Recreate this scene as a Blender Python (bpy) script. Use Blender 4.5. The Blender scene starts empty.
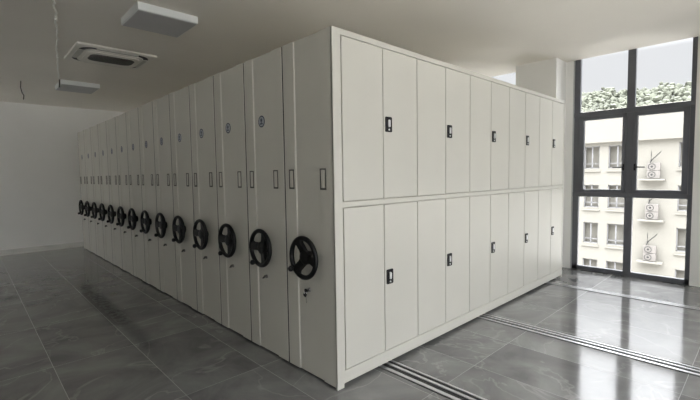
import bpy, bmesh, math, random
from mathutils import Vector, Matrix
random.seed(7)
C = bpy.context.scene.collection
PI = math.pi

# ------------------------------------------------------------------ materials
def new_mat(name):
    m = bpy.data.materials.new(name); m.use_nodes = True
    nt = m.node_tree; b = nt.nodes['Principled BSDF']
    return m, nt, b

def paint(name, col, rough=0.5, metal=0.0, spec=0.5, var=0.04, scale=3.0, bump=0.0, bscale=200.0):
    m, nt, b = new_mat(name)
    b.inputs['Roughness'].default_value = rough
    b.inputs['Metallic'].default_value = metal
    b.inputs['Specular IOR Level'].default_value = spec
    g = nt.nodes.new('ShaderNodeNewGeometry')
    n = nt.nodes.new('ShaderNodeTexNoise'); n.inputs['Scale'].default_value = scale
    n.inputs['Detail'].default_value = 4
    nt.links.new(g.outputs['Position'], n.inputs['Vector'])
    r = nt.nodes.new('ShaderNodeValToRGB')
    r.color_ramp.elements[0].position = 0.3; r.color_ramp.elements[1].position = 0.7
    r.color_ramp.elements[0].color = tuple(c*(1-var) for c in col)+(1,)
    r.color_ramp.elements[1].color = tuple(min(1, c*(1+var)) for c in col)+(1,)
    nt.links.new(n.outputs['Fac'], r.inputs['Fac'])
    nt.links.new(r.outputs['Color'], b.inputs['Base Color'])
    if bump:
        n2 = nt.nodes.new('ShaderNodeTexNoise'); n2.inputs['Scale'].default_value = bscale
        nt.links.new(g.outputs['Position'], n2.inputs['Vector'])
        bp = nt.nodes.new('ShaderNodeBump'); bp.inputs['Strength'].default_value = bump
        bp.inputs['Distance'].default_value = 0.002
        nt.links.new(n2.outputs['Fac'], bp.inputs['Height'])
        nt.links.new(bp.outputs['Normal'], b.inputs['Normal'])
    return m

M = {}
M['cabinet'] = paint('cabinet_paint', (0.60, 0.585, 0.525), 0.42, var=0.02, scale=2.0)
M['cabinet_side'] = M['cabinet']
M['seal'] = paint('rubber_seal', (0.03, 0.03, 0.03), 0.8)
M['plinth'] = paint('dark_plinth', (0.02, 0.02, 0.02), 0.8)
M['black'] = paint('black_plastic', (0.0045, 0.0045, 0.005), 0.42, spec=0.3, var=0.1, scale=30)
M['darkmetal'] = paint('dark_handle_rim', (0.06, 0.058, 0.05), 0.5)
M['chrome'] = paint('chrome', (0.85, 0.85, 0.86), 0.18, metal=1.0, var=0.01)
M['lever'] = paint('bright_lever', (0.85, 0.85, 0.84), 0.3, metal=0.3)  # pale paint stands in for windows mirrored in the chrome
M['lock'] = paint('lock_metal', (0.16, 0.155, 0.15), 0.35, metal=0.6)
M['steel'] = paint('rail_steel', (0.62, 0.62, 0.63), 0.3, metal=0.8, var=0.08, scale=15)
M['groove'] = paint('rail_groove', (0.02, 0.02, 0.02), 0.7)
M['badge_blue'] = paint('badge_blue', (0.045, 0.052, 0.085), 0.5)
M['badge_white'] = paint('badge_pale', (0.36, 0.38, 0.42), 0.5)
M['wall'] = paint('wall_paint', (0.82, 0.815, 0.79), 0.8, var=0.03, scale=0.8, bump=0.15)
M['ceil'] = paint('ceiling_paint', (0.83, 0.795, 0.73), 0.85, var=0.03, scale=0.6, bump=0.15)
M['frame'] = paint('window_aluminium', (0.11, 0.115, 0.13), 0.35, var=0.05)
M['framelight'] = paint('frame_edge_trim', (0.45, 0.46, 0.46), 0.4)
M['lampbody'] = paint('lamp_body', (0.75, 0.77, 0.76), 0.5)
M['lampdiff'] = paint('lamp_diffuser', (0.52, 0.52, 0.53), 0.5)
M['acwhite'] = paint('air_con_plastic', (0.78, 0.76, 0.70), 0.45)
M['acflap'] = paint('air_con_flap', (0.55, 0.54, 0.50), 0.5)
M['putty'] = paint('pale_cord', (0.9, 0.9, 0.86), 0.8)
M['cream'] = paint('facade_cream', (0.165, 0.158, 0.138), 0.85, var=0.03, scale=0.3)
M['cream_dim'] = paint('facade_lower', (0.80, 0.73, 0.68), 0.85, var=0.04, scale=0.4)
M['extwin'] = paint('facade_window_frame', (0.16, 0.16, 0.165), 0.6)
M['extglass'] = paint('facade_glass', (0.075, 0.078, 0.088), 0.3)
M['acunit'] = paint('outdoor_unit', (0.135, 0.125, 0.115), 0.6)
M['acfan'] = paint('outdoor_fan', (0.012, 0.012, 0.012), 0.6)
M['ground'] = paint('ground', (0.36, 0.35, 0.33), 0.9, scale=0.2)
M['tree'] = paint('foliage', (0.075, 0.080, 0.060), 0.95, var=0.35, scale=0.5)

def mesh_grille():
    m, nt, b = new_mat('grille_mesh')
    g = nt.nodes.new('ShaderNodeNewGeometry')
    ck = nt.nodes.new('ShaderNodeTexChecker'); ck.inputs['Scale'].default_value = 55
    ck.inputs['Color1'].default_value = (0.03, 0.03, 0.03, 1); ck.inputs['Color2'].default_value = (0.16, 0.16, 0.15, 1)
    nt.links.new(g.outputs['Position'], ck.inputs['Vector'])
    nt.links.new(ck.outputs['Color'], b.inputs['Base Color'])
    b.inputs['Roughness'].default_value = 0.6
    return m
M['grille'] = mesh_grille()

def glass():
    m = bpy.data.materials.new('window_glass'); m.use_nodes = True
    nt = m.node_tree; nt.nodes.clear()
    out = nt.nodes.new('ShaderNodeOutputMaterial')
    tr = nt.nodes.new('ShaderNodeBsdfTransparent'); tr.inputs['Color'].default_value = (0.97, 0.98, 0.98, 1)
    gl = nt.nodes.new('ShaderNodeBsdfGlossy'); gl.inputs['Roughness'].default_value = 0.02
    fr = nt.nodes.new('ShaderNodeFresnel'); fr.inputs['IOR'].default_value = 1.25
    mx = nt.nodes.new('ShaderNodeMixShader')
    nt.links.new(fr.outputs[0], mx.inputs[0]); nt.links.new(tr.outputs[0], mx.inputs[1])
    nt.links.new(gl.outputs[0], mx.inputs[2]); nt.links.new(mx.outputs[0], out.inputs[0])
    return m
M['glass'] = glass()

TX, TY, X0, Y0 = 0.63, 1.26, -0.82, -0.51
def floor_mat():
    m, nt, b = new_mat('polished_marble_tile')
    N = nt.nodes.new; L = nt.links.new
    g = N('ShaderNodeNewGeometry')
    sep = N('ShaderNodeSeparateXYZ'); L(g.outputs['Position'], sep.inputs[0])
    def math_(op, a, bb=None):
        n = N('ShaderNodeMath'); n.operation = op
        for i, v in enumerate((a, bb)):
            if v is None: continue
            if isinstance(v, (int, float)): n.inputs[i].default_value = v
            else: L(v, n.inputs[i])
        return n.outputs[0]
    fx = math_('DIVIDE', math_('SUBTRACT', sep.outputs[0], X0), TX)
    fy = math_('DIVIDE', math_('SUBTRACT', sep.outputs[1], Y0), TY)
    def edge(f, size):
        d = math_('ABSOLUTE', math_('SUBTRACT', f, math_('ROUND', f)))
        return math_('LESS_THAN', math_('MULTIPLY', d, size), 0.0022)
    grout = math_('MAXIMUM', edge(fx, TX), edge(fy, TY))
    ix = math_('FLOOR', fx); iy = math_('FLOOR', fy)
    cmb = N('ShaderNodeCombineXYZ'); L(ix, cmb.inputs[0]); L(iy, cmb.inputs[1])
    wn = N('ShaderNodeTexWhiteNoise'); wn.noise_dimensions = '2D'; L(cmb.outputs[0], wn.inputs['Vector'])
    # every tile shows its own cut of the stone
    off = N('ShaderNodeVectorMath'); off.operation = 'MULTIPLY_ADD'
    L(wn.outputs['Color'], off.inputs[0]); off.inputs[1].default_value = (7, 7, 7); L(g.outputs['Position'], off.inputs[2])
    n1 = N('ShaderNodeTexNoise'); n1.inputs['Scale'].default_value = 1.6; n1.inputs['Detail'].default_value = 8
    n1.inputs['Roughness'].default_value = 0.6; n1.inputs['Distortion'].default_value = 0.8
    L(off.outputs[0], n1.inputs['Vector'])
    r1 = N('ShaderNodeValToRGB')
    r1.color_ramp.elements[0].position = 0.32; r1.color_ramp.elements[0].color = (0.105, 0.105, 0.102, 1)
    r1.color_ramp.elements[1].position = 0.72; r1.color_ramp.elements[1].color = (0.23, 0.23, 0.222, 1)
    L(n1.outputs['Fac'], r1.inputs['Fac'])
    # veins
    n2 = N('ShaderNodeTexNoise'); n2.inputs['Scale'].default_value = 0.9; n2.inputs['Detail'].default_value = 5
    n2.inputs['Distortion'].default_value = 1.2; L(off.outputs[0], n2.inputs['Vector'])
    v = math_('ABSOLUTE', math_('SUBTRACT', n2.outputs['Fac'], 0.5))
    r2 = N('ShaderNodeValToRGB')
    r2.color_ramp.elements[0].position = 0.0; r2.color_ramp.elements[0].color = (1, 1, 1, 1)
    r2.color_ramp.elements[1].position = 0.012; r2.color_ramp.elements[1].color = (0, 0, 0, 1)
    L(v, r2.inputs['Fac'])
    n3 = N('ShaderNodeTexNoise'); n3.inputs['Scale'].default_value = 2.2; L(off.outputs[0], n3.inputs['Vector'])
    vm = math_('MULTIPLY', r2.outputs['Color'], math_('MULTIPLY', n3.outputs['Fac'], 0.55))
    mx = N('ShaderNodeMix'); mx.data_type = 'RGBA'; L(vm, mx.inputs['Factor'])
    L(r1.outputs['Color'], mx.inputs[6]); mx.inputs[7].default_value = (0.42, 0.41, 0.40, 1)
    mg = N('ShaderNodeMix'); mg.data_type = 'RGBA'; L(math_('MULTIPLY', grout, 0.32), mg.inputs['Factor'])
    L(mx.outputs[2], mg.inputs[6]); mg.inputs[7].default_value = (0.38, 0.38, 0.37, 1)
    # scuffed dark dirt left along one joint
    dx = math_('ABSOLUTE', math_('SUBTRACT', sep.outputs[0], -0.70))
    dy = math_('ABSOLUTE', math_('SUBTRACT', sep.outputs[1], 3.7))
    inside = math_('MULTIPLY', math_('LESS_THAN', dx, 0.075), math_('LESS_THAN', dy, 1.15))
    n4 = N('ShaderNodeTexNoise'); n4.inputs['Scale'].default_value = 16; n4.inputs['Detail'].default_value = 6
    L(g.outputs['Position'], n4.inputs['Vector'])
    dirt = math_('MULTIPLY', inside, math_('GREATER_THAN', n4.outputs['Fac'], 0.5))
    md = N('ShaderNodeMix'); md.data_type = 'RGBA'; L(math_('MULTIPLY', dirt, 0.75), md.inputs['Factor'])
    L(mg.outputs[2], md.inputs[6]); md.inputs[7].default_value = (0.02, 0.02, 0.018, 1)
    L(md.outputs[2], b.inputs['Base Color'])
    rr = N('ShaderNodeMapRange'); L(n1.outputs['Fac'], rr.inputs['Value'])
    rr.inputs['From Min'].default_value = 0.3; rr.inputs['From Max'].default_value = 0.7
    rr.inputs['To Min'].default_value = 0.06; rr.inputs['To Max'].default_value = 0.14
    ro = math_('ADD', rr.outputs[0], math_('ADD', math_('MULTIPLY', grout, 0.3), math_('MULTIPLY', dirt, 0.4)))
    L(ro, b.inputs['Roughness'])
    b.inputs['IOR'].default_value = 1.5
    b.inputs['Specular IOR Level'].default_value = 0.5
    return m
M['floor'] = floor_mat()
M['border'] = paint('floor_border_stone', (0.5, 0.5, 0.48), 0.35, var=0.1, scale=3)

# ------------------------------------------------------------------ geometry helpers
def BM(): return bmesh.new()

def add_box(bm, x0, x1, y0, y1, z0, z1, bev=0.0, seg=2):
    t = bmesh.new()
    bmesh.ops.create_cube(t, size=1)
    for v in t.verts:
        v.co = Vector(((x0+x1)/2+v.co.x*(x1-x0), (y0+y1)/2+v.co.y*(y1-y0), (z0+z1)/2+v.co.z*(z1-z0)))
    if bev:
        bmesh.ops.bevel(t, geom=list(t.edges), offset=bev, segments=seg, profile=0.5, affect='EDGES')
    merge(bm, t)

def merge(bm, t, mat=None):
    if mat is not None: bmesh.ops.transform(t, matrix=mat, verts=t.verts)
    me = bpy.data.meshes.new('tmp'); t.to_mesh(me); t.free()
    bm.from_mesh(me); bpy.data.meshes.remove(me)

def add_prism(bm, pts, axis, a0, a1):
    """polygon pts in the plane normal to axis, extruded a0..a1"""
    def p(u, v, a):
        return {'x': (a, u, v), 'y': (u, a, v), 'z': (u, v, a)}[axis]
    lo = [bm.verts.new(p(u, v, a0)) for u, v in pts]
    hi = [bm.verts.new(p(u, v, a1)) for u, v in pts]
    n = len(pts)
    fs = [bm.faces.new(lo), bm.faces.new(hi)]
    for i in range(n):
        fs.append(bm.faces.new((lo[i], lo[(i+1) % n], hi[(i+1) % n], hi[i])))
    bmesh.ops.recalc_face_normals(bm, faces=fs)

def add_lathe(bm, prof, center, axis='x', n=32):
    """prof: list of (radius, along)"""
    cx, cy, cz = center
    rings = []
    for r, a in prof:
        ring = []
        for k in range(n):
            t = 2*PI*k/n; u, v = r*math.cos(t), r*math.sin(t)
            co = {'x': (cx+a, cy+u, cz+v), 'y': (cx+u, cy+a, cz+v), 'z': (cx+u, cy+v, cz+a)}[axis]
            ring.append(bm.verts.new(co))
        rings.append(ring)
    fs = []
    for i in range(len(rings)-1):
        for k in range(n):
            fs.append(bm.faces.new((rings[i][k], rings[i][(k+1) % n], rings[i+1][(k+1) % n], rings[i+1][k])))
    fs.append(bm.faces.new(rings[0])); fs.append(bm.faces.new(rings[-1]))
    bmesh.ops.recalc_face_normals(bm, faces=fs)

def add_torus(bm, center, R, ra, rb, axis='x', n=48, m=12):
    """ra: in-plane minor radius, rb: along-axis minor radius"""
    cx, cy, cz = center; g = []
    for i in range(n):
        t = 2*PI*i/n; ring = []
        for j in range(m):
            s = 2*PI*j/m; rr = R+ra*math.cos(s); a = rb*math.sin(s)
            u, v = rr*math.cos(t), rr*math.sin(t)
            ring.append(bm.verts.new({'x': (cx+a, cy+u, cz+v), 'y': (cx+u, cy+a, cz+v), 'z': (cx+u, cy+v, cz+a)}[axis]))
        g.append(ring)
    fs = []
    for i in range(n):
        for j in range(m):
            fs.append(bm.faces.new((g[i][j], g[(i+1) % n][j], g[(i+1) % n][(j+1) % m], g[i][(j+1) % m])))
    bmesh.ops.recalc_face_normals(bm, faces=fs)

def add_tube(bm, pts, r, n=8):
    pts = [Vector(p) for p in pts]; rings = []
    for i, p in enumerate(pts):
        d = (pts[min(i+1, len(pts)-1)]-pts[max(i-1, 0)]).normalized()
        up = Vector((0, 0, 1)) if abs(d.z) < 0.9 else Vector((1, 0, 0))
        a = d.cross(up).normalized(); b = d.cross(a).normalized()
        rings.append([bm.verts.new(p+a*r*math.cos(2*PI*k/n)+b*r*math.sin(2*PI*k/n)) for k in range(n)])
    fs = []
    for i in range(len(rings)-1):
        for k in range(n):
            fs.append(bm.faces.new((rings[i][k], rings[i][(k+1) % n], rings[i+1][(k+1) % n], rings[i+1][k])))
    fs.append(bm.faces.new(rings[0])); fs.append(bm.faces.new(rings[-1]))
    bmesh.ops.recalc_face_normals(bm, faces=fs)

def rrect(cx, cy, w, h, r, n=6):
    out = []
    for (sx, sy, a0) in ((1, 1, 0), (-1, 1, 90), (-1, -1, 180), (1, -1, 270)):
        for k in range(n+1):
            a = math.radians(a0+90*k/n)
            out.append((cx+sx*(w/2-r)+r*math.cos(a), cy+sy*(h/2-r)+r*math.sin(a)))
    return out

def obj(name, bm, mat, parent=None, smooth=False):
    me = bpy.data.meshes.new(name); bm.to_mesh(me); bm.free()
    me.materials.append(mat)
    if smooth:
        for p in me.polygons: p.use_smooth = True
        try: me.set_sharp_from_angle(angle=math.radians(40))
        except Exception: pass
    o = bpy.data.objects.new(name, me); C.objects.link(o)
    if parent: o.parent = parent
    return o

def thing(name, label, cat, loc=(0, 0, 0), group=None):
    o = bpy.data.objects.new(name, None); C.objects.link(o)
    o.empty_display_size = 0.1
    o.location = loc; o['label'] = label; o['category'] = cat
    if group: o['group'] = group
    return o

def tag(o, label, cat, group=None):
    o['label'] = label; o['category'] = cat
    if group: o['group'] = group
    return o

def struct(name, bm, mat, parent=None):
    o = obj(name, bm, mat, parent)
    if parent is None: o['kind'] = 'structure'
    return o

def copy_tree(o, parent=None):
    c = o.copy(); C.objects.link(c)
    if parent: c.parent = parent
    for ch in list(o.children): copy_tree(ch, c)
    return c

# ------------------------------------------------------------------ sizes
HC = 3.368                 # ceiling
XW = 5.277                 # window frame plane
XWALL = 5.26
YL, YB, XF = 9.91, -4.4, -5.26
H = 2.643; U = 0.6226; LX = 4.60; NU = 14

# ------------------------------------------------------------------ room shell
b = BM(); add_box(b, XF-.25, XWALL+.25, YB-.25, YL+.2, -0.2, 0.0); struct('floor', b, M['floor'])
b = BM(); add_box(b, XF+.015, 5.245, YB+.015, YL+.2, HC, HC+.15); struct('ceiling', b, M['ceil'])
b = BM(); add_box(b, XF-.2, XWALL+.25, YL, YL+.2, 0, HC+.4); struct('wall_left', b, M['wall'])
ADDED_BACK = [-4.3, -2.6, -.9, .8, 2.5]          # left edges of unseen windows added behind the camera for more light
b = BM(); x = XF-.25
for a in ADDED_BACK:
    add_box(b, x, a, YB-.25, YB, 0, HC+.4); x = a+1.52
add_box(b, x, XWALL+.25, YB-.25, YB, 0, HC+.4)
struct('wall_back', b, M['wall'])
ADDED_FRONT = [6.5]  # unseen side window, added to light the left wall
b = BM(); y = YB
for a in ADDED_FRONT:
    add_box(b, XF-.25, XF, y, a, 0, HC+.4); y = a+1.52
add_box(b, XF-.25, XF, y, YL, 0, HC+.4)
struct('wall_front', b, M['wall'])
b = BM(); add_box(b, XF, XWALL, YL-.88, YL, 0, 0.004); struct('trim_1', b, M['border'])

WINS = [(-1.42, 0.10), (0.95, 2.47), (3.35, 4.87), (5.75, 7.27), (8.15, 9.67), (-3.95, -2.43)]  # last window is out of view, added to brighten the room
ws = sorted(WINS)
b = BM(); y = YB
for (a, c) in ws:
    add_box(b, XWALL, XWALL+.25, y, a, 0, HC+.4); y = c
add_box(b, XWALL, XWALL+.25, y, YL, 0, HC+.4)
struct('wall_right', b, M['wall'])
b = BM(); add_box(b, XF-.25, XWALL+.25, YB-.25, YL+.2, HC+.40, HC+.5); struct('trim_2', b, M['wall'])
# column standing in front of the window wall
b = BM(); add_box(b, 4.83, XWALL, 0.21, 0.85, 0, HC); struct('wall_column', b, M['wall'])

def build_window(k, ya, yb):
    """ya<yb; the left of the window as seen from the room is yb"""
    X = XW; d = 0.07; zt = HC+.38
    yl, yr = yb-0.0, ya                    # left edge, right edge
    f = BM()
    add_box(f, X, X+d, yl-.10, yl-.015, 0.0, zt, .004)         # left jamb
    add_box(f, X, X+d, yr, yr+.055, 0.0, zt, .004)             # right jamb
    add_box(f, X, X+d, yr, yl-.015, 0.0, .068, .004)           # bottom
    add_box(f, X-.012, X+d, yr, yl-.015, 1.195, 1.262, .004)   # middle rail
    add_box(f, X-.012, X+d, yr, yl-.015, 2.462, 2.535, .004)   # transom
    add_box(f, X, X+d, yr, yl-.015, zt-.05, zt, .004)
    ym = (yl-.10+yr+.055)/2
    add_box(f, X, X+d, ym-.05, ym+.05, 0.05, 1.2, .004)        # mullions
    add_box(f, X, X+d, ym-.05, ym+.05, 1.25, 2.5, .004)
    add_box(f, X, X+d, ym-.05, ym+.05, 2.5, zt-.02, .004)
    w = struct('window_%d' % k, f, M['frame'])
    t = BM(); add_box(t, X-.014, X+.05, yl-.018, yl, 0.0, zt, .002); obj('edge_trim', t, M['framelight'], w)
    # casement sashes with lever handles
    for (a, c, s) in ((ym+.05, yl-.10, 1), (yr+.055, ym-.05, -1)):
        q = BM(); z0, z1 = 1.262, 2.462; st = .068
        add_box(q, X-.018, X+.05, a, a+st if s < 0 else a+.045, z0, z1, .004)
        add_box(q, X-.018, X+.05, (c-st) if s > 0 else c-.045, c, z0, z1, .004)
        add_box(q, X-.018, X+.05, a, c, z0, z0+.052, .004)
        add_box(q, X-.018, X+.05, a, c, z1-.062, z1, .004)
        sash = obj('sash', q, M['frame'], w)
        hb = BM()
        ye = a+.022 if s > 0 else c-.022
        add_box(hb, X-.030, X-.016, ye-.012, ye+.012, 1.60, 1.70, .004)
        add_tube(hb, [(X-.024, ye, 1.65), (X-.055, ye, 1.65), (X-.06, ye+s*.02, 1.65), (X-.06, ye+s*.13, 1.648)], .009, 8)
        obj('lever_handle', hb, M['black'], sash, True)
        g = BM(); add_box(g, X+.015, X+.021, a+.03, c-.03, z0+.03, z1-.03); obj('pane', g, M['glass'], sash)
    for (a, c) in ((ym+.03, yl-.08), (yr+.04, ym-.03)):
        for (z0, z1) in ((.05, 1.21), (2.52, zt-.03)):
            g = BM(); add_box(g, X+.03, X+.036, a, c, z0, z1); obj('pane', g, M['glass'], w)
    return w
wins = [build_window(i+1, a, c) for i, (a, c) in enumerate(WINS)]
nw = len(wins)
for a in ADDED_BACK:                       # window copies for the added openings behind the camera
    nw += 1; c = copy_tree(wins[0]); c.name = 'window_%d' % nw
    c.rotation_euler = (0, 0, -PI/2); c.location = (a+1.42, YB+XWALL, 0)
for a in ADDED_FRONT:  # window copy for the added side opening
    nw += 1; c = copy_tree(wins[0]); c.name = 'window_%d' % nw
    c.rotation_euler = (0, 0, PI); c.location = (0, a+.10, 0)

# ------------------------------------------------------------------ floor tracks
def track(xc, w, label):
    r = thing('floor_track', label, 'rail', (xc, 0, 0), 'steel tracks let into the floor')
    b = BM(); add_box(b, -w/2, w/2, -3.9, 8.9, 0.0, 0.003); obj('channel', b, M['groove'], r)
    for (c, ww) in ((-.37*w, .2*w), (.08*w, .16*w), (.42*w, .12*w)):
        b = BM(); add_box(b, c-ww/2, c+ww/2, -3.9, 8.9, 0.0015, 0.008, .001, 1); obj('rail', b, M['steel'], r)
track(0.575, .17, 'steel floor track nearest the camera, coming out under the first pair of doors')
track(2.19, .165, 'middle steel floor track, coming out under the fifth door of the cabinet')
track(4.10, .10, 'narrow steel floor track farthest from camera, closest to the window')

# ------------------------------------------------------------------ cabinets
ORD = ['first', 'second', 'third', 'fourth', 'fifth', 'sixth', 'seventh', 'eighth', 'ninth', 'tenth', 'eleventh', 'twelfth', 'thirteenth', 'fourteenth']
RX, WY, WZ, WR = -0.065, 0.300, 0.966, 0.152     # handwheel plane, centre, rim radius

def front_panel_bm(z0):
    b = BM()
    pts = [(.04, .004), (.004, .004), (0, .008), (0, .152), (.009, .159), (.009, .457), (0, .465), (0, .606), (.004, .610), (.04, .610)]
    add_prism(b, pts, 'z', z0, H)
    return b

def pull_handle(parent, yc):
    b = BM(); w, h, t = .064, .158, .010; x0, x1 = -.007, .004; zc = 1.568
    for (ya, yb, za, zb) in ((yc-w/2, yc-w/2+t*.6, zc-h/2, zc+h/2), (yc+w/2-t, yc+w/2, zc-h/2, zc+h/2),
                             (yc-w/2, yc+w/2, zc-h/2, zc-h/2+t*1.4), (yc-w/2, yc+w/2, zc+h/2-t, zc+h/2)):
        add_box(b, x0, x1, ya, yb, za, zb, .0015, 1)
    o = obj('pull_handle', b, M['darkmetal'], parent)
    b = BM(); add_box(b, -.003, .002, yc-w/2+t*.5, yc+w/2-t*.9, zc-h/2+t, zc+h/2-t*.8, .001, 1)
    add_box(b, -.006, .0, yc-.006, yc+.0, zc-h/2+t, zc+h/2-t*.8, .001, 1)
    obj('grip_plate', b, M['cabinet'], o)

def handwheel(parent, angles, knob):
    b = BM(); add_torus(b, (RX, WY, WZ), WR, .019, .019, 'x', 56, 12)
    w = obj('handwheel', b, M['black'], parent, True)
    for a in angles:
        t = math.radians(a)
        e = Vector((0, -math.cos(t), math.sin(t))); s = Vector((0, -math.sin(t), -math.cos(t)))
        sec = []
        for (r, hw, x0, x1) in ((.02, .046, -.058, -.024), (.065, .038, -.064, -.034), (.11, .040, -.074, -.048), (.152, .060, -.080, -.054)):
            c = Vector((0, WY, WZ))+e*r
            sec.append([c+s*hw+Vector((x1, 0, 0)), c-s*hw+Vector((x1, 0, 0)), c-s*hw*.8+Vector((x0, 0, 0)), c+s*hw*.8+Vector((x0, 0, 0))])
        bb = BM(); rings = [[bb.verts.new(p) for p in q] for q in sec]; fs = []
        for i in range(3):
            for k in range(4):
                fs.append(bb.faces.new((rings[i][k], rings[i][(k+1) % 4], rings[i+1][(k+1) % 4], rings[i+1][k])))
        fs += [bb.faces.new(rings[0]), bb.faces.new(rings[-1])]
        bmesh.ops.recalc_face_normals(bb, faces=fs)
        bmesh.ops.bevel(bb, geom=list(bb.edges), offset=.004, segments=2, affect='EDGES')
        obj('spoke', bb, M['black'], w, True)
    b = BM(); add_lathe(b, [(.040, .016), (.045, .010), (.048, -.01), (.058, -.030), (.056, -.058), (.046, -.066), (.02, -.068), (.004, -.0685)], (0, WY, WZ), 'x', 32)
    obj('hub', b, M['black'], w, True)
    t = math.radians(knob); ky, kz = WY-math.cos(t)*WR, WZ+math.sin(t)*WR
    b = BM(); add_lathe(b, [(.010, -.06), (.013, -.080), (.020, -.086), (.024, -.100), (.021, -.114), (.012, -.121), (.003, -.122)], (0, ky, kz), 'x', 20)
    obj('knob', b, M['black'], w, True)

def lock(parent, grip=True):
    b = BM(); add_lathe(b, [(.018, .018), (.018, .010), (.015, .006), (.011, -.004), (.003, -.0045)], (0, .325, .697), 'x', 20)
    o = obj('lock', b, M['lock'], parent, True)
    if grip:
        b = BM(); t = BM(); add_box(t, -.026, -.003, -.005, .005, -.026, .026, .003)
        merge(b, t, Matrix.Translation((0, .325, .697)) @ Matrix.Rotation(math.radians(50), 4, 'X'))
        obj('lock_grip', b, M['darkmetal'], o)

def badge(parent):
    yc, zc, x = .340, 2.078, .0078
    b = BM(); add_lathe(b, [(.052, .0015), (.052, -.001), (.001, -.001)], (x, yc, zc), 'x', 36)
    o = obj('round_badge', b, M['badge_blue'], parent)
    b = BM(); add_lathe(b, [(.041, .0), (.041, -.0022), (.001, -.0022)], (x, yc, zc), 'x', 36)
    p = obj('badge_disc', b, M['badge_white'], o)
    b = BM()
    add_torus(b, (x-.0028, yc, zc+.012), .0105, .005, .0008, 'x', 20, 6)
    add_lathe(b, [(.009, .0), (.009, -.0026), (.001, -.0026)], (x-.001, yc, zc+.006), 'x', 16)
    add_box(b, x-.0036, x-.002, yc-.006, yc+.006, zc-.012, zc)
    add_box(b, x-.0036, x-.002, yc-.022, yc+.022, zc-.026, zc-.015)
    obj('badge_mark', b, M['badge_blue'], o)

def common(root, first):
    z0 = 0.018
    obj('front_panel', front_panel_bm(z0), M['cabinet'], root)
    b = BM()
    if first: add_box(b, .035, LX, .022, .606, .05, H-.002)
    else: add_box(b, .035, LX, .008, .606, .05, H-.002)
    obj('body', b, M['cabinet'], root)
    b = BM(); add_box(b, .10, LX-.06, .09, .57, .008, .055); obj('plinth', b, M['plinth'], root)
    b = BM(); add_box(b, .0005, .05, .6095, .6205, .016, H-.004); obj('rubber_seal', b, M['seal'], root)
    pull_handle(root, .122); pull_handle(root, .515)

def make_end_cabinet():
    r = thing('mobile_cabinet', 'grey mobile cabinet at the near end, its long side showing two rows of doors', 'cabinet', (0, 0, 0), 'row of mobile cabinets')
    common(r, True)
    handwheel(r, (116, 230, 354), 219)
    lock(r, False)
    # face frame around the doors
    b = BM()
    add_box(b, 0.0, .080, 0, .022, .03, H, .004)
    add_box(b, 0.0, .068, 0, .022, .0, .04, .003)                 # foot under the corner
    add_box(b, 4.568, LX, 0, .022, .03, H, .004)
    add_box(b, 4.54, LX, 0, .022, .0, .04, .003)
    add_box(b, .07, 4.58, 0, .022, .032, .128, .003)
    add_box(b, .07, 4.58, 0, .022, 1.358, 1.398, .003)
    add_box(b, .07, 4.58, 0, .022, 2.600, H, .003)
    obj('face_frame', b, M['cabinet'], r)
    dw = 0.4478
    for row, (z0, z1, hz) in enumerate(((.134, 1.352, .752), (1.404, 2.594, 2.0))):
        for k in range(10):
            xa = .086+k*dw; g = .0042
            b = BM(); add_box(b, xa+g, xa+dw-g, .0, .021, z0, z1, .003)
            d = obj('door', b, M['cabinet'], r)
            if k % 2:
                hx = xa+.062
                b = BM(); add_prism(b, rrect(hx, hz, .078, .122, .010, 4), 'y', -.007, .002)
                obj('handle_plate', b, M['black'], d)
                b = BM(); add_prism(b, rrect(hx, hz+.008, .020, .060, .0098, 5), 'y', -.016, -.004)
                add_lathe(b, [(.007, .0), (.007, -.012), (.002, -.0125)], (hx, 0, hz-.042), 'y', 16)
                obj('handle_lever', b, M['lever'], d)
    return r
end_cab = make_end_cabinet()

proto = thing('mobile_cabinet', 'grey mobile cabinet, second from the near corner, round badge above its black handwheel', 'cabinet', (0, U, 0), 'row of mobile cabinets')
common(proto, False); handwheel(proto, (176, 58, 296), 240); lock(proto); badge(proto)
for i in range(2, NU):
    c = copy_tree(proto); c.location = (0, U*i, 0)
    if i < NU-1:
        c['label'] = 'grey mobile cabinet with a black handwheel, %s in the row from the near corner' % ORD[i]
    else:
        c['label'] = 'last grey mobile cabinet of the row, nearest the far left wall'

# keys hanging in the lock of the first cabinet
def keys(loc, label):
    k = thing('key_ring', label, 'keys', loc)
    b = BM(); add_torus(b, (-.026, 0, -.018), .016, .0014, .0014, 'x', 24, 6); obj('ring', b, M['chrome'], k, True)
    for (tilt, y, z, x) in ((0, 0, .0, -.022), (20, .014, -.036, -.022)):
        b = BM(); add_prism(b, rrect(0, 0, .036, .030, .012, 4), 'x', -.0035, .0035)
        h = obj('key_bow', b, M['black'], k); h.location = (x, y, z); h.rotation_euler = (math.radians(tilt), 0, 0)
    b = BM()
    add_box(b, -.020, -.001, -.0015, .0015, -.004, .004)
    obj('key_blade', b, M['chrome'], k)
    b = BM(); add_box(b, -.024, -.020, -.005, .004, -.100, -.045, .001, 1); obj('key_blade', b, M['chrome'], k)
    return k
keys((-.0045, .325, .697), 'keys with black bows hanging in the lock below the nearest handwheel')

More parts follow.
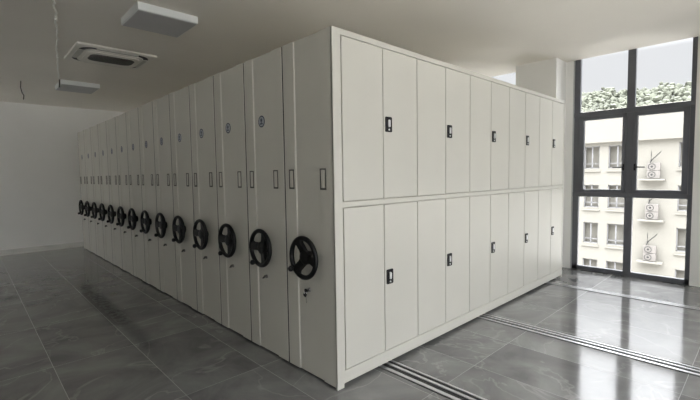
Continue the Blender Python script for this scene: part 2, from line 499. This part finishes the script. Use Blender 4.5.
# ------------------------------------------------------------------ ceiling fittings
def lamp(x0, x1, y0, y1, label):
    r = thing('ceiling_lamp', label, 'lamp', ((x0+x1)/2, (y0+y1)/2, HC), 'square ceiling lamps')
    w, h = x1-x0, y1-y0
    b = BM()
    add_box(b, -w/2, w/2, -h/2, h/2, -.078, 0, .006)
    obj('housing', b, M['lampbody'], r)
    b = BM(); add_box(b, -w/2+.012, w/2-.012, -h/2+.012, h/2-.012, -.083, -.07, .003); obj('diffuser', b, M['lampdiff'], r)
lamp(-.565, .053, 2.285, 2.880, 'square white ceiling lamp, unlit, larger one at the top of the picture')
lamp(-.572, .028, 6.62, 7.30, 'square white ceiling lamp, unlit, farther one beyond the air conditioner')

ac = thing('ceiling_air_conditioner', 'white square cassette air conditioner in the ceiling between two lamps', 'air conditioner', (-.28, 4.54, HC))
b = BM(); add_box(b, -.49, .49, -.47, .47, -.030, 0, .008); obj('panel', b, M['acwhite'], ac)
b = BM(); add_prism(b, rrect(0, 0, .86, .82, .17, 8), 'z', -.033, -.02); obj('air_slot', b, M['black'], ac)
b = BM(); add_prism(b, rrect(0, 0, .74, .70, .13, 8), 'z', -.050, -.02); obj('inner_panel', b, M['acwhite'], ac)
b = BM(); add_prism(b, rrect(0, 0, .66, .62, .13, 8), 'z', -.062, -.04)
obj('raised_cover', b, M['acwhite'], ac)
b = BM(); add_prism(b, rrect(.0, -.04, .56, .36, .11, 8), 'z', -.068, -.05); obj('grille', b, M['grille'], ac)
for (x0, x1, y0, y1) in ((-.26, .26, -.412, -.345), (-.26, .26, .345, .412), (-.432, -.365, -.24, .24), (.365, .432, -.24, .24)):
    b = BM(); add_box(b, x0, x1, y0, y1, -.042, -.025, .004); obj('louver', b, M['acflap'], ac)

pts = [(-1.36, 1.55), (-1.27, 2.2), (-1.18, 2.8), (-1.11, 3.2), (-1.075, 3.45), (-1.03, 3.7), (-.965, 4.1), (-.93, 4.5), (-.865, 4.9), (-.81, 5.24), (-.75, 5.7), (-.67, 6.2), (-.60, 6.62)]
b = BM(); fine = []
for i in range(len(pts)-1):
    for k in range(6):
        t = k/6; j = random.uniform(-.010, .010)
        fine.append((pts[i][0]*(1-t)+pts[i+1][0]*t+j, pts[i][1]*(1-t)+pts[i+1][1]*t, HC-.009))
add_tube(b, fine, .010, 6)
tag(obj('cable', b, M['putty']), 'long pale cord running along the ceiling past the air conditioner', 'cord')
b = BM(); add_tube(b, [(-.595, 6.60, HC+.004), (-.60, 6.58, HC-.04), (-.60, 6.60, HC-.10), (-.605, 6.6, HC-.15)], .011, 6)
tag(obj('wire_end', b, M['black']), 'short dark wire end hanging beside the farther ceiling lamp', 'wire')
b = BM(); add_tube(b, [(-1.08, 7.2, HC+.004), (-1.09, 7.2, HC-.12), (-1.075, 7.2, HC-.2), (-1.05, 7.2, HC-.26), (-1.06, 7.2, HC-.33)], .008, 6)
tag(obj('wire_end', b, M['black']), 'thin dark wire end hanging from the ceiling at the far left', 'wire')

# ------------------------------------------------------------------ outside
CY, CZ, SC = -2.17153, 1.59531, (36+1.92)/(30+1.92)
BX = 36.0
def ey(y): return CY+(y-CY)*SC
def ez(z): return CZ+(z-CZ)*SC
GZ = -11.5
b = BM(); add_box(b, -300, 400, -300, 300, GZ-.5, GZ); struct('ground', b, M['ground'])
bd = thing('apartment_building', 'cream apartment building seen through the window', 'building', (BX, ey(3), GZ))
def part(name, bm, mat, parent=bd):
    o = obj(name, bm, mat)
    o.parent = parent
    o.matrix_parent_inverse = Matrix.Translation(bd.location).inverted()
    return o
ya, yb = ey(-7), ey(13)
rows = [(1.80, 3.33), (-.92, .66), (-3.46, -2.0), (-6.1, -4.6)]
cols = [(6.17, 7.10), (4.60, 5.63), (.85, 1.87), (-.75, .20), (-2.4, -1.4), (-5.0, -4.0), (8.8, 9.8), (10.4, 11.4)]
# facade with real openings: vertical strips and spandrels
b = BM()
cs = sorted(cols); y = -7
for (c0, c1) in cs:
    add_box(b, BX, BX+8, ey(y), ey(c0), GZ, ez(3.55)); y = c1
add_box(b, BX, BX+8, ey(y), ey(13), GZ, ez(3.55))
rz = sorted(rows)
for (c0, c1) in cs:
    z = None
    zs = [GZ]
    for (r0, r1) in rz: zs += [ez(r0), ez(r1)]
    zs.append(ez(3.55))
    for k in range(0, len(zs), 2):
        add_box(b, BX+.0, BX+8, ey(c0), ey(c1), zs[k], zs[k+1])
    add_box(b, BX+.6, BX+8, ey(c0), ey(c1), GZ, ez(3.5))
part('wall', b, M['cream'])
b = BM(); add_box(b, BX-.35, BX+8.3, ya-.3, yb+.3, ez(3.55), ez(5.75), .02); part('roof_band', b, M['cream'])
for (c0, c1) in cs:
    for (r0, r1) in rows:
        b = BM(); Y0_, Y1_, Z0_, Z1_ = ey(c0), ey(c1), ez(r0), ez(r1); t = .06
        for (a0, a1, b0, b1) in ((Y0_, Y0_+t, Z0_, Z1_), (Y1_-t, Y1_, Z0_, Z1_), (Y0_, Y1_, Z0_, Z0_+t), (Y0_, Y1_, Z1_-t, Z1_),
                                 ((Y0_+Y1_)/2-.04, (Y0_+Y1_)/2+.04, Z0_, Z1_), (Y0_, Y1_, Z0_+(Z1_-Z0_)*.2, Z0_+(Z1_-Z0_)*.2+.05)):
            add_box(b, BX+.10, BX+.2, a0, a1, b0, b1)
        w = part('window', b, M['extwin'])
        b = BM(); add_box(b, BX+.16, BX+.18, Y0_+.02, Y1_-.02, Z0_+.02, Z1_-.02)
        o = obj('pane', b, M['extglass']); o.parent = w
        o.matrix_parent_inverse = Matrix.Translation(bd.location).inverted()
        b = BM(); add_box(b, BX-.12, BX+.05, Y0_-.1, Y1_+.1, Z0_-.28, Z0_-.18, .01); part('sill', b, M['cream'])
for z in (1.07, -1.54, -4.22):
    b = BM(); add_box(b, BX-.75, BX+.02, ey(2.45), ey(3.8), ez(z)-.12, ez(z), .01); part('ledge', b, M['cream'])

def outdoor_unit(y, z, label, pipes=False):
    r = thing('outdoor_air_conditioner', label, 'air conditioner', (BX-.4, ey(y), z), 'outdoor units on the ledges of the building')
    b = BM(); add_box(b, -.16, .16, -.40, .40, .04, .60, .02)
    add_box(b, -.14, .14, -.30, -.24, 0, .05); add_box(b, -.14, .14, .24, .30, 0, .05)
    obj('casing', b, M['acunit'], r)
    b = BM(); add_lathe(b, [(.235, -.150), (.235, -.172), (.19, -.172), (.19, -.160), (.08, -.158), (.075, -.17), (.003, -.171)], (0, .10, .325), 'x', 28)
    obj('fan_grille', b, M['acfan'], r, True)
    if pipes:
        b = BM(); add_tube(b, [(.1, .25, .58), (.38, .25, .85), (.39, .24, 1.15), (.42, .24, 1.55)], .022)
        add_tube(b, [(.1, .25, .58), (.38, .2, .85), (.39, -.3, 1.4), (.42, -.36, 1.5)], .022)
        obj('pipe', b, M['acfan'], r)
for (z, nm, y) in ((1.07, 'top', 3.05), (-1.54, 'middle', 3.08), (-4.22, 'lowest', 3.12)):
    zz = ez(z)
    outdoor_unit(y, zz, 'lower outdoor air conditioner on the %s ledge of the building opposite' % nm)
    outdoor_unit(y, zz+.60, 'upper outdoor air conditioner stacked on the %s ledge of the building opposite' % nm, True)

b = BM()
rnd = random.Random(3)
HX = 150.0
def crown(cx, cy, cz, r):
    t = bmesh.new(); bmesh.ops.create_icosphere(t, subdivisions=1, radius=r)
    for v in t.verts:
        v.co *= rnd.uniform(.75, 1.25)
    merge(b, t, Matrix.Translation((cx, cy, cz)))
for row in range(16):
    for k in range(170):
        yy = -42+k*.95+rnd.uniform(-1, 1)
        top = 26.4+.07*(yy-14)+.5*math.sin(yy*.4)+.4*math.sin(yy*.9+1)
        rr = rnd.uniform(.55, 1.15)
        crown(HX-18+row*1.2+rnd.uniform(-1, 1), yy, top-rr*1.1-(15-row)*.62+rnd.uniform(-.6, .6), rr)
t = bmesh.new(); n = 30
vs = [[t.verts.new((HX-26+j*6, -60+i*6.5, GZ+min(j, 5)*6.6)) for j in range(9)] for i in range(n)]
for i in range(n-1):
    for j in range(8): t.faces.new((vs[i][j], vs[i+1][j], vs[i+1][j+1], vs[i][j+1]))
merge(b, t)
o = obj('wooded_hillside', b, M['tree'], None, True); o['kind'] = 'stuff'
tag(o, 'hazy green wooded hillside behind the building outside', 'trees')

# ------------------------------------------------------------------ sky: overcast, brighter towards the zenith
GLOW = 0.9
w = bpy.data.worlds.new('overcast_sky'); bpy.context.scene.world = w; w.use_nodes = True
nt = w.node_tree; bg = nt.nodes['Background']
tc = nt.nodes.new('ShaderNodeTexCoord'); sp = nt.nodes.new('ShaderNodeSeparateXYZ')
nt.links.new(tc.outputs['Generated'], sp.inputs[0])
mr = nt.nodes.new('ShaderNodeMapRange')
mr.inputs['From Min'].default_value = 0.23; mr.inputs['From Max'].default_value = 0.6
mr.inputs['To Min'].default_value = 0.56; mr.inputs['To Max'].default_value = 8.5
nt.links.new(sp.outputs['Z'], mr.inputs['Value'])
m3 = nt.nodes.new('ShaderNodeMapRange')
m3.inputs['From Min'].default_value = 0.6; m3.inputs['From Max'].default_value = 1.0
m3.inputs['To Min'].default_value = 0.0; m3.inputs['To Max'].default_value = 6.0
nt.links.new(sp.outputs['Z'], m3.inputs['Value'])
a3 = nt.nodes.new('ShaderNodeMath'); a3.operation = 'ADD'
nt.links.new(mr.outputs[0], a3.inputs[0]); nt.links.new(m3.outputs[0], a3.inputs[1])
# extra glow added to the sky behind the camera to brighten the room
dt = nt.nodes.new('ShaderNodeVectorMath'); dt.operation = 'DOT_PRODUCT'
nt.links.new(tc.outputs['Generated'], dt.inputs[0]); dt.inputs[1].default_value = Vector((-.35, -.85, .35)).normalized()
m2 = nt.nodes.new('ShaderNodeMapRange'); m2.interpolation_type = 'SMOOTHSTEP'
m2.inputs['From Min'].default_value = 0.1; m2.inputs['From Max'].default_value = 1.0
m2.inputs['To Min'].default_value = 0.0; m2.inputs['To Max'].default_value = GLOW
nt.links.new(dt.outputs['Value'], m2.inputs['Value'])
ad = nt.nodes.new('ShaderNodeMath'); ad.operation = 'ADD'
nt.links.new(a3.outputs[0], ad.inputs[0]); nt.links.new(m2.outputs[0], ad.inputs[1])
nt.links.new(ad.outputs[0], bg.inputs['Strength'])
bg.inputs['Color'].default_value = (0.97, 0.97, 1.0, 1)

# ------------------------------------------------------------------ camera
cd = bpy.data.cameras.new('camera'); cam = bpy.data.objects.new('camera', cd); C.objects.link(cam)
cd.sensor_width = 36.0; cd.lens = 403.837*36/700; cd.clip_start = 0.05; cd.clip_end = 600
r_ = Vector((0.7225218, -0.69118983, -0.01479408)); u_ = Vector((0.05328207, 0.03433663, 0.99798899)); f_ = Vector((0.68929186, 0.72185706, -0.06163699))
cam.matrix_world = Matrix(((r_.x, u_.x, -f_.x, -1.92030792), (r_.y, u_.y, -f_.y, -2.17152916), (r_.z, u_.z, -f_.z, 1.59530791), (0, 0, 0, 1)))
sc = bpy.context.scene
sc.camera = cam
sc.view_settings.view_transform = 'Standard'; sc.view_settings.look = 'None'
sc.view_settings.exposure = 0.67; sc.view_settings.gamma = 1.0; sc.view_settings.use_curve_mapping = False
cy = sc.cycles
cy.use_denoising = True; cy.max_bounces = 14; cy.diffuse_bounces = 8; cy.glossy_bounces = 5; cy.transparent_max_bounces = 12
cy.sample_clamp_indirect = 6.0; cy.caustics_reflective = False; cy.caustics_refractive = False
